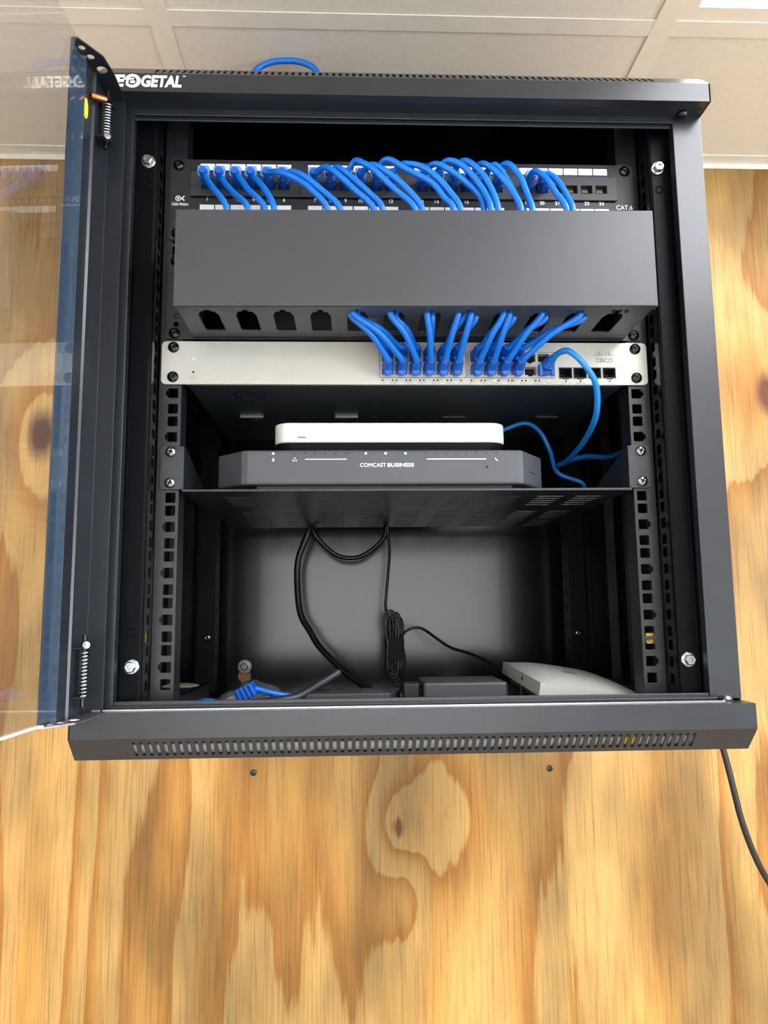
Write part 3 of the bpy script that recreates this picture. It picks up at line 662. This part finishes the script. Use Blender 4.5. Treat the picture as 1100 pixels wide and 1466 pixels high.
# ------------------------------------------------------------------ dark grey gateway and white box on the shelf
md = empty('internet_gateway', (-25, 90, SHZ + 0.2), 'dark grey internet gateway with blue lights and white print standing on the rack shelf', 'modem')
bm = NB(); prism(bm, [(-158, -3), (109, -3), (114, -1), (141, 36), (141, 170), (-191, 170), (-191, 24), (-164, -1)], -92.5, -58.4); body = link('body', bm, 'modem_grey', md, bevel=2.2)
bm = NB(); prism(bm, [(-150, 8), (104, 8), (130, 40), (130, 160), (-180, 160), (-180, 34)], SHZ, -92.4); link('foot', bm, 'black_rubber', md)
text('lettering', 'COMCAST', -48.0, -22.6, -75.4, -71.6, -3.05, 'white_ink', md)
text('lettering', 'BUSINESS', -21.0, 5.2, -75.4, -71.6, -3.05, 'white_ink', md, 0.02)
for x, on in ((-133, 1), (-112, 0), (-102, 0), (-92, 0), (-82, 0), (-72, 0), (-61.5, 0), (-42.4, 1), (-22.8, 1), (-3.2, 1), (17, 0), (27, 0), (37, 0), (47, 0), (57, 0), (67, 0), (77, 0), (87, 0)):
    bm = NB(); lathe(bm, [(1.15, 0), (1.15, -0.3)], (x, -3.05, -61.9), (0, 1, 0), 10); link('status_light', bm, 'led_blue' if on else 'black_paint', md)
for a, b in ((-102, -61), (18, 77)):
    bm = NB(); box(bm, a, b, -3.2, -3.0, -68.0, -67.3); link('print_line', bm, 'white_ink', md)
bm = NB(); prism(bm, [(-132.6, -66), (-134.4, -68.4), (-133, -68.4), (-133.6, -70.6), (-131.6, -68), (-133, -68)], -3.0, -3.2, 'y'); link('print_symbol', bm, 'white_ink', md)
bm = NB()
for x, z in ((-112, -66.6), (-113.4, -69.0), (-110.6, -69.0)): lathe(bm, [(0.75, 0), (0.75, -0.2)], (x, -3.0, z), (0, 1, 0), 8)
link('print_symbol', bm, 'white_ink', md)
bm = NB(); tube(bm, catmull([(86.2, -3.1, -66.4), (86.6, -3.1, -68.4), (88.6, -3.1, -69.4)], 4), 0.45, 6); link('print_symbol', bm, 'white_ink', md)
bm = NB(); lathe(bm, [(1.2, 0), (1.2, -0.25)], (77.5, -3.05, -75.6), (0, 1, 0), 12); link('reset_hole', bm, 'black_hole', md)
bm = NB(); prism(bm, rectp(0, 15, -78.5, -78.0), -0.3, 0.3, 'y', Matrix.Translation((124, 12.4, 0)) @ Matrix.Rotation(math.radians(54), 4, 'Z')); link('side_seam', bm, 'black_hole', md)

wb = empty('white_network_box', (-17, 80, -58.2), 'slim white network box with rounded corners lying on the dark grey gateway', 'router')
bm = NB(); prism(bm, rrect(-134.5, 101, 13, 150, 16, 8), -47.0, -26.6); link('body', bm, 'white_plastic', wb, 50, bevel=1.6)
bm = NB(); vs = prism(bm, rrect(-134, 100.5, 13.6, 149.5, 16, 8), -58.2, -47.1)
for v in vs:
    if v.co.z < -50: v.co.x = -17 + (v.co.x + 17) * 0.93; v.co.y = 81 + (v.co.y - 81) * 0.9
link('base', bm, 'black_rubber', wb, 50)
bm = NB(); prism(bm, rrect(-110.4, -102.2, -42.8, -41.0, 0.8, 3), 12.7, 13.2, 'y'); link('indicator', bm, 'grey_ink', wb)

# ------------------------------------------------------------------ patch cables: patch panel -> duct -> switch
UP = {1: [(-202, -22, 218), (-191, -38, 196), (-174, -55, 166)], 2: [(-184, -22, 213), (-170, -38, 190), (-154, -55, 166)], 3: [(-169, -22, 218), (-156, -38, 194), (-138, -55, 166)], 4: [(-154, -22, 218), (-141, -38, 196), (-129, -55, 166)], 5: [(-137, -27, 219), (-125, -39, 212), (-106, -47, 199), (-92, -55, 183), (-78, -62, 162)], 6: [(-122, -27, 213), (-115, -39, 213), (-102, -47, 204), (-82, -55, 183), (-66, -62, 162)], 7: [(-90, -27, 219), (-82, -39, 218), (-72, -47, 209), (-53, -55, 186), (-34, -62, 162)], 8: [(-76, -27, 218), (-69, -39, 218), (-56, -47, 204), (-37, -55, 181), (-26, -62, 163)], 9: [(-60, -27, 218), (-52, -37, 226), (-44, -44, 220), (-33, -50, 209), (-13, -56, 185), (5, -62, 163)], 10: [(-44, -27, 220), (-38, -37, 221), (-33, -44, 218), (-23, -50, 209), (-5, -56, 190), (12, -62, 163)], 11: [(-29, -27, 218), (-25, -35, 226), (-17, -42, 225), (-1, -47, 212), (23, -52, 195), (34, -57, 177), (42, -62, 163)], 12: [(-14, -27, 219), (-6, -35, 224), (0, -42, 221), (14, -47, 215), (28, -52, 201), (39, -57, 184), (49, -62, 163)], 13: [(17, -27, 218), (23, -35, 223), (30, -42, 221), (43, -45, 212), (58, -47, 198), (70, -50, 183), (73, -54, 163)], 14: [(31, -27, 219), (36, -35, 226), (44, -42, 225), (56, -47, 215), (68, -52, 196), (75, -57, 179), (78, -62, 163)], 15: [(47, -27, 220), (53, -37, 226), (60, -44, 223), (71, -50, 209), (80, -56, 188), (85, -62, 163)], 16: [(67, -27, 220), (72, -37, 224), (78, -44, 220), (88, -50, 207), (100, -56, 186), (107, -62, 163)], 17: [(81, -27, 220), (85, -36, 224), (91, -41, 219), (102, -45, 197), (109, -49, 176), (112, -54, 163)], 18: [(93, -27, 220), (96, -37, 224), (102, -44, 220), (110, -50, 204), (115, -56, 182), (118, -62, 163)], 19: [(125, -27, 218), (128, -39, 217), (136, -47, 205), (143, -55, 185), (151, -62, 164)], 20: [(137, -27, 216), (139, -37, 214), (145, -44, 208), (151, -50, 194), (155, -56, 178), (157, -62, 164)]}
# duct opening used by each pair of switch ports
EXIT = [-54, -50, -17, 17, 46, 58, 88, 94, 124, 160]
ORD = 'first second third fourth fifth sixth seventh eighth ninth tenth eleventh twelfth thirteenth fourteenth fifteenth sixteenth seventeenth eighteenth nineteenth twentieth'.split()
def plug_mesh(with_boot_drop):
    bm = NB(); box(bm, -5.4, 5.4, -8, 6, -4.0, 4.2); box(bm, -2.0, 2.0, -10, -1, -5.6, -4.0)
    # strain-relief boot, ribbed and tapering
    pr = [(5.0, -8), (5.6, -10), (5.3, -13), (5.6, -13.6), (5.1, -16), (5.4, -16.6), (4.7, -19), (5.0, -19.6), (4.3, -22), (4.5, -22.6), (3.6, -26)]
    lathe(bm, pr, (0, 0, 0), (0, 1, 0), 12)
    return shared(bm, 'blue_boot', 35, 'plug')
PLUG = plug_mesh(0)
hb = NB(); plate(hb, rrect(-5.8, 5.8, -5.2, 5.6, 2.2, 3), [circ(0, 0.4, 3.7, 14)], (0, -21, 0), (1, 0, 0), (0, 0, 1), (0, 7, 0))
HOOD = shared(hb, 'blue_clear', 40, 'latch_hood')
tb_ = NB(); lathe(tb_, [(4.0, 0), (4.3, -2), (4.2, -4.5), (3.2, -5.4)], (0, -8, -3.2), (0, 1, 0.15), 12); LATCH = shared(tb_, 'blue_boot', 40, 'latch_tab')
for n in range(1, 21):
    x = PX[n - 1]; c = (n - 1) // 2; toprow = (n % 2 == 0); zs = SR[0] if toprow else SR[1]; xs = SX[c]
    ex = EXIT[c] + (2.8 if toprow else -2.8); ey = -58 if toprow else -66
    if c in (0, 1): ex = -55 + (2.2 * c) + (3.2 if toprow else -1.5); ey = (-56 if toprow else -64) - 4 * c
    up = UP[n]; e = up[-1]
    mid = [(e[0] + 1, e[1] + 6, 140), (e[0] * 0.6 + ex * 0.4, -36 - (n % 5) * 6, 118 - (n % 4) * 5), (ex * 0.8 + e[0] * 0.2, -30 - (n % 4) * 7, 92 - (n % 3) * 5), (ex, ey + 3, 68)]
    dn = [(ex, ey, 55.5), (ex * 0.5 + xs * 0.5, ey * 0.5 - 23, 42), (xs + (ex - xs) * 0.16, -38, zs + 8), (xs, -26, zs + 2.2), (xs, -8, zs)]
    if toprow: dn = [(ex, ey, 55.5), (ex * 0.5 + xs * 0.5, ey * 0.5 - 19, 48.5), (xs + (ex - xs) * 0.2, -34, zs + 5), (xs, -24, zs + 1.4), (xs, -8, zs)]
    t = empty('patch_cable', (x, -10, PZ), '%s blue patch cable from the left end of the patch panel' % ORD[n - 1], 'cable', 'blue patch cables')
    bm = NB(); tube(bm, catmull([(x, -8, PZ)] + [(x + (up[0][0] - x) * 0.4, -17, PZ - 0.5)] + up + mid + dn, 5), 3.05, 10); link('jacket', bm, 'blue_jacket', t, 60)
    for px, pz, dz in ((x, PZ, 0), (xs, zs, 0)):
        pl = place('plug', PLUG, wp((px, -3.2, pz)), t, (math.radians(-6) if pz < 100 else 0, 0, 0))
        if pz > 100: place('latch_hood', HOOD, wp((px, -3.2, pz + 1.5)), pl, None).rotation_euler = (0, 0, 0)
        else: place('latch_tab', LATCH, wp((px, -3.2, pz - 2.0)), pl)

def cable(name, label, cat, pts, r, m, sub=7, n=10, base=None):
    P = catmull(pts, sub); t = empty(name, base or pts[0], label, cat)
    bm = NB(); tube(bm, P, r, n); link('jacket', bm, m, t, 60)
    return t
# the single brighter cable from the last switch port round to the shelf
t = cable('patch_cable', 'bright blue network cable looping in front of the last switch port down behind the shelf', 'cable',
          [(141, -20, 24), (143, -34, 29), (152, -46, 28), (167, -48, 12), (180, -36, -4), (187, -8, -26), (192, 50, -38), (191, 110, -46), (188, 138, -46), (204, 150, -38), (229, 160, -31), (258, 168, -30), (280, 178, -21)], 3.0, 'cyan_jacket')
bm = NB(); box(bm, 132, 143.4, -14, 2, 17.5, 27.5); box(bm, 130.5, 133.2, -17, -12, 14, 26); box(bm, 142.2, 145.0, -17, -12, 14, 26)
lathe(bm, [(5.6, 0), (5.9, 5), (5.2, 5.5), (5.6, 8), (4.8, 8.6), (5.1, 11), (4.2, 11.5), (4.4, 14), (3.4, 16)], (138, -13, 23.5), (0.2, -1, 0.35), 14); link('plug', bm, 'blue_boot', t, 35)
cable('network_cable', 'thin blue cable arching out behind the white box and down to the shelf', 'cable',
      [(92, 125, -40), (108, 122, -16), (125, 120, -6), (147, 120, 0), (164, 125, -9), (176, 130, -30), (189, 148, -53), (215, 142, -66), (222, 150, -74)], 2.6, 'cyan_jacket')

# ------------------------------------------------------------------ cords hanging below the shelf
cable('power_cable', 'thick black power cord curving down from the shelf along the back panel', 'cord',
      [(-112, 296, -92), (-117, 303, -108), (-129, 303, -140), (-131, 302, -172), (-126, 294, -215), (-112, 284, -240), (-97, 272, -262), (-61, 244, -294), (-30, 214, -312), (-6, 190, -318)], 4.3, 'black_rubber')
cable('power_cable', 'short black cord hanging in a shallow loop right under the shelf', 'cord',
      [(-112, 305, -92), (-108, 314, -108), (-80, 318, -135), (-52, 318, -140), (-30, 316, -130), (-12, 312, -112), (-9, 306, -92)], 3.2, 'black_rubber')
cb = empty('adapter_cord', (-5, 270, -318), 'thin black adapter cord with its slack coiled under a black strap', 'cord')
bm = NB(); tube(bm, catmull([(-9, 290, -92), (-8, 292, -108), (-6, 290, -130), (-7, 288, -150), (-11, 284, -190), (-12, 280, -212), (-4, 272, -232), (2, 268, -252)], 6), 2.0, 8); link('upper_lead', bm, 'black_rubber', cb, 60)
bm = NB(); tube(bm, catmull([(6, 262, -250), (12, 266, -241), (24, 268, -236), (36, 266, -238), (52, 250, -250), (68, 236, -261), (90, 214, -268), (106, 190, -276), (116, 160, -284)], 6), 2.0, 8); link('lower_lead', bm, 'black_rubber', cb, 60)
for i, (w, dx, ang, zt, zb) in enumerate([(9, -4, 0.10, -213, -300), (11, -2, -0.05, -216, -296), (7, 1, 0.16, -220, -310), (6, 6, 0.30, -216, -290), (8, 4, -0.12, -222, -304), (10, 0, 0.0, -225, -292)]):
    zc, hh = (zt + zb) / 2, (zt - zb) / 2; pts = []
    for j in range(22):
        a = 2 * PI * j / 22; pinch = 0.35 + 0.65 * abs(math.sin(a)) ** 1.2
        pts.append((-2 + dx + 1.5 * w * math.cos(a) * pinch + ang * hh * math.sin(a) * -0.35, 268 + i * 2.3 - 6 + 2.5 * math.cos(a + i), zc + hh * math.sin(a)))
    bm = NB(); tube(bm, pts, 1.75, 8, closed=True); link('coil_loop', bm, 'black_rubber', cb, 60)
bm = NB(); prism(bm, rrect(-14, 10.5, 258, 283, 6, 4), -277, -249, 'z', Matrix.Translation((0, 0, 0))); link('cable_strap', bm, 'velcro', cb, 50, bevel=1.0)
bm = NB(); tube(bm, catmull([(2, 268, -285), (6, 250, -300), (2, 220, -312), (-14, 190, -316)], 6), 1.8, 8); link('tail_lead', bm, 'black_rubber', cb, 60)

# ------------------------------------------------------------------ things lying on the cabinet floor
F0 = FLZ + 0.2
pb_ = empty('power_brick', (55, 95, F0), 'large dark grey power brick lying beside the white access point', 'power adapter')
bm = NB(); prism(bm, [(16, 55), (101, 55), (103, 58), (103, 132), (16, 132)], F0, -288.5); link('body', bm, 'brick_grey', pb_, bevel=3.0)
bm = NB(); box(bm, 16.5, 102.5, 54.6, 132.4, F0 + 17, F0 + 17.8); link('seam', bm, 'black_rubber', pb_)
bm = NB(); box(bm, -4, 13, 66, 92, F0, -290); box(bm, 12, 16.2, 72, 86, F0 + 8, -296); link('connector', bm, 'black_rubber', pb_, bevel=1.5)
ad = empty('power_adapter', (-58, 85, F0), 'flat dark grey power adapter with chamfered end left of the power brick', 'power adapter')
bm = NB(); prism(bm, [(-112, 60), (-18, 60), (-6, 92), (-8, 118), (-112, 118)], F0, -298.5); link('body', bm, 'brick_grey', ad, bevel=2.0)
bm = NB(); box(bm, -46, -26, 72, 84, -298.5, -297.2); link('label_plate', bm, 'grey_jacket', ad)

ap = empty('access_point', (180, 110, F0), 'white domed wireless access point lying flat at the right of the cabinet floor', 'access point')
A_, B_, C_ = Vector((127, 200, -277)), Vector((131, 30, -288)), Vector((236, 19, -304.5))
EU = (C_ - B_); EV = (A_ - B_); NRM = EU.cross(EV).normalized()
def AP(u, v, h): return B_ + EU * u + EV * v + NRM * h
bm = NB(); N_ = 14; grid = {}
for i in range(N_ + 1):
    for j in range(N_ + 1):
        u, v = i / N_, j / N_
        d = (max(0.0, 1 - (2 * u - 1) ** 4) * max(0.0, 1 - (2 * v - 1) ** 4)) * 8.5
        grid[i, j] = bm.verts.new(AP(u, v, d))
for i in range(N_):
    for j in range(N_): bm.faces.new((grid[i, j], grid[i + 1, j], grid[i + 1, j + 1], grid[i, j + 1]))
ring = [grid[i, 0] for i in range(N_)] + [grid[N_, j] for j in range(N_)] + [grid[i, N_] for i in range(N_, 0, -1)] + [grid[0, j] for j in range(N_, 0, -1)]
low = [bm.verts.new(v.co - NRM * 13.5) for v in ring]
for i in range(len(ring)): bm.faces.new((ring[i], low[i], low[(i + 1) % len(ring)], ring[(i + 1) % len(ring)]))
bm.faces.new(low); link('body', bm, 'ap_white', ap, 35)
bm = NB()
vs = [bm.verts.new(AP(u, v, h)) for h in (-13.6, -21) for u, v in ((0.08, 0.1), (0.9, 0.1), (0.9, 0.92), (0.08, 0.92))]
for f in ((0, 1, 2, 3), (4, 7, 6, 5), (0, 4, 5, 1), (1, 5, 6, 2), (2, 6, 7, 3), (3, 7, 4, 0)): bm.faces.new([vs[i] for i in f])
link('mounting_plate', bm, 'brick_grey', ap)
bm = NB(); e0, e1 = AP(-0.004, 0.42, -4), AP(-0.004, 0.42, -8); tube(bm, [e0, e1], 0.9, 6); link('port_notch', bm, 'black_hole', ap)
bm = NB()
for k in range(4): tube(bm, [AP(0.36 + 0.035 * k, 0.28, 8.9), AP(0.36 + 0.035 * k, 0.36, 9.0)], 0.5, 5)
plate(bm, circ(0, 0, 4.5, 16), [circ(0, 0, 3.6, 16)], AP(0.43, 0.44, 9.0), EU.normalized(), EV.normalized(), NRM * 0.2); link('emblem', bm, 'grey_ink', ap)
bm = NB(); tube(bm, [AP(0.03, 0.5, -13), (128, 116, F0)], 1.5, 6); link('stand_off', bm, 'brick_grey', ap)
for q, w in ((AP(0.9, 0.15, -14), (226, 36, F0)), (AP(0.9, 0.9, -14), (224, 180, F0))):
    bm = NB(); tube(bm, [q, w], 2.5, 6); link('stand_off', bm, 'brick_grey', ap)

# loose booted network plug and lead, dark cable end, plastic bag, pale tan piece
lp = empty('loose_network_lead', (-150, 70, F0), 'loose blue network lead with a booted plug lying at the left of the cabinet floor', 'cable')
RM = Matrix.Translation((-166, 60, -297)) @ Matrix.Rotation(math.radians(-28), 4, 'Y') @ Matrix.Rotation(math.radians(-12), 4, 'Z')
bm = NB(); box(bm, -9, 12, -6.5, 6.5, -6.5, 6.5, RM)
for k in range(4): box(bm, -6 + k * 5, -3.6 + k * 5, -7.3, 7.3, -7.3, 7.3, RM)
link('boot', bm, 'blue_boot', lp, bevel=1.0)
bm = NB(); box(bm, -25, -9, -5.6, 5.6, -4.2, 4.2, RM); pgl = link('plug', bm, 'clear_plug', lp)
bm = NB()
for k in range(8): box(bm, -24.5, -16, -4.4 + k * 1.2, -3.9 + k * 1.2, 4.2, 4.5, RM)
link('contacts', bm, 'gold_pins', pgl)
bm = NB(); tube(bm, catmull([tuple(RM @ Vector((11, 0, 0))), (-140, 68, -298), (-120, 74, -302), (-96, 80, -305), (-70, 96, -312), (-50, 130, -318)], 6), 3.0, 10); link('jacket', bm, 'blue_jacket', lp, 60)
cable('network_lead', 'blue network lead end half hidden beside the plastic bag on the cabinet floor', 'cable', [(-214, 70, -306), (-204, 66, -305), (-192, 70, -308), (-176, 90, -314), (-150, 120, -318), (-110, 128, -318)], 3.0, 'blue_jacket')
dc = cable('cable_stub', 'cut dark grey cable with bare end sticking up from the cabinet floor', 'cable', [(-180, 48, -311), (-160, 46, -307), (-132, 50, -304), (-112, 58, -301), (-92, 76, -291), (-72, 92, -280)], 4.6, 'grey_jacket')
bm = NB(); lathe(bm, [(3.6, 0), (3.4, 1.5), (2.0, 2.6)], (-71.5, 92.4, -279.7), (20, 16, 11), 12); link('bare_end', bm, 'steel', dc)

bag = NB(); NX, NY = 16, 10; gv = {}
for i in range(NX + 1):
    for j in range(NY + 1):
        u, v = i / NX, j / NY
        x = -222 + 78 * u + 14 * v; y = 64 + 120 * v
        z = F0 + 3 + 24 * math.sin(PI * min(1, u * 0.9 + 0.05)) * (0.45 + 0.55 * v) + 3.5 * math.sin(9 * u + 5 * v) * math.cos(7 * v - 3 * u) + random.uniform(-1.2, 1.2)
        gv[i, j] = bag.verts.new((x, y, max(F0 + 0.5, z)))
for i in range(NX):
    for j in range(NY): bag.faces.new((gv[i, j], gv[i + 1, j], gv[i + 1, j + 1], gv[i, j + 1]))
bo = link('plastic_bag', bag, 'bag_film', None, 60); so = bo.modifiers.new('film', 'SOLIDIFY'); so.thickness = 0.0003
tag(bo, 'crumpled clear plastic bag on the cabinet floor under the loose plug', 'bag')
bm = NB(); prism(bm, [(-288, 215), (-252, 205), (-246, 232), (-262, 262), (-288, 262)], -302.9, -302.1)  # flat pale tan piece on the left ledge
tag(link('tan_piece', bm, 'pale_tan'), 'pale tan flat piece low in the cabinet behind the left rail', 'paper')

# ------------------------------------------------------------------ on the wall and above
cable('power_cable', 'black power cord dropping from the cabinet along the plywood at the lower right', 'cord',
      [(296, 362, -262), (350, 358, -268), (405, 350, -292), (434, 334, -335), (443, 318, -385), (447, 308, -420), (452, 304, -455), (460, 304, -495), (474, 306, -537), (492, 310, -572), (530, 318, -628), (590, 326, -690)], 4.2, 'black_rubber')
cable('network_cable', 'blue cable arching up behind the top edge of the cabinet', 'cable',
      [(-196, 150, 310), (-190, 150, 420), (-178, 150, 462), (-160, 150, 477), (-137, 150, 481), (-114, 150, 478), (-97, 150, 464), (-86, 150, 420), (-82, 150, 310)], 4.0, 'blue_jacket')
for i, (x, z) in enumerate(((-196, -435.5), (222.5, -437.3))):
    t = empty('wall_screw', (x, WALL_Y, z), 'black wood screw driven into the plywood below the cabinet, %s' % ('under its left half' if i == 0 else 'under its right half'), 'screw', 'wood screws under the cabinet')
    bm = NB(); lathe(bm, [(4.6, 0.2), (4.6, -0.9), (3.2, -1.3), (1.4, -1.3), (1.2, -0.4)], (x, WALL_Y, z), (0, 1, 0), 14); link('head', bm, 'dark_screw', t, 30)
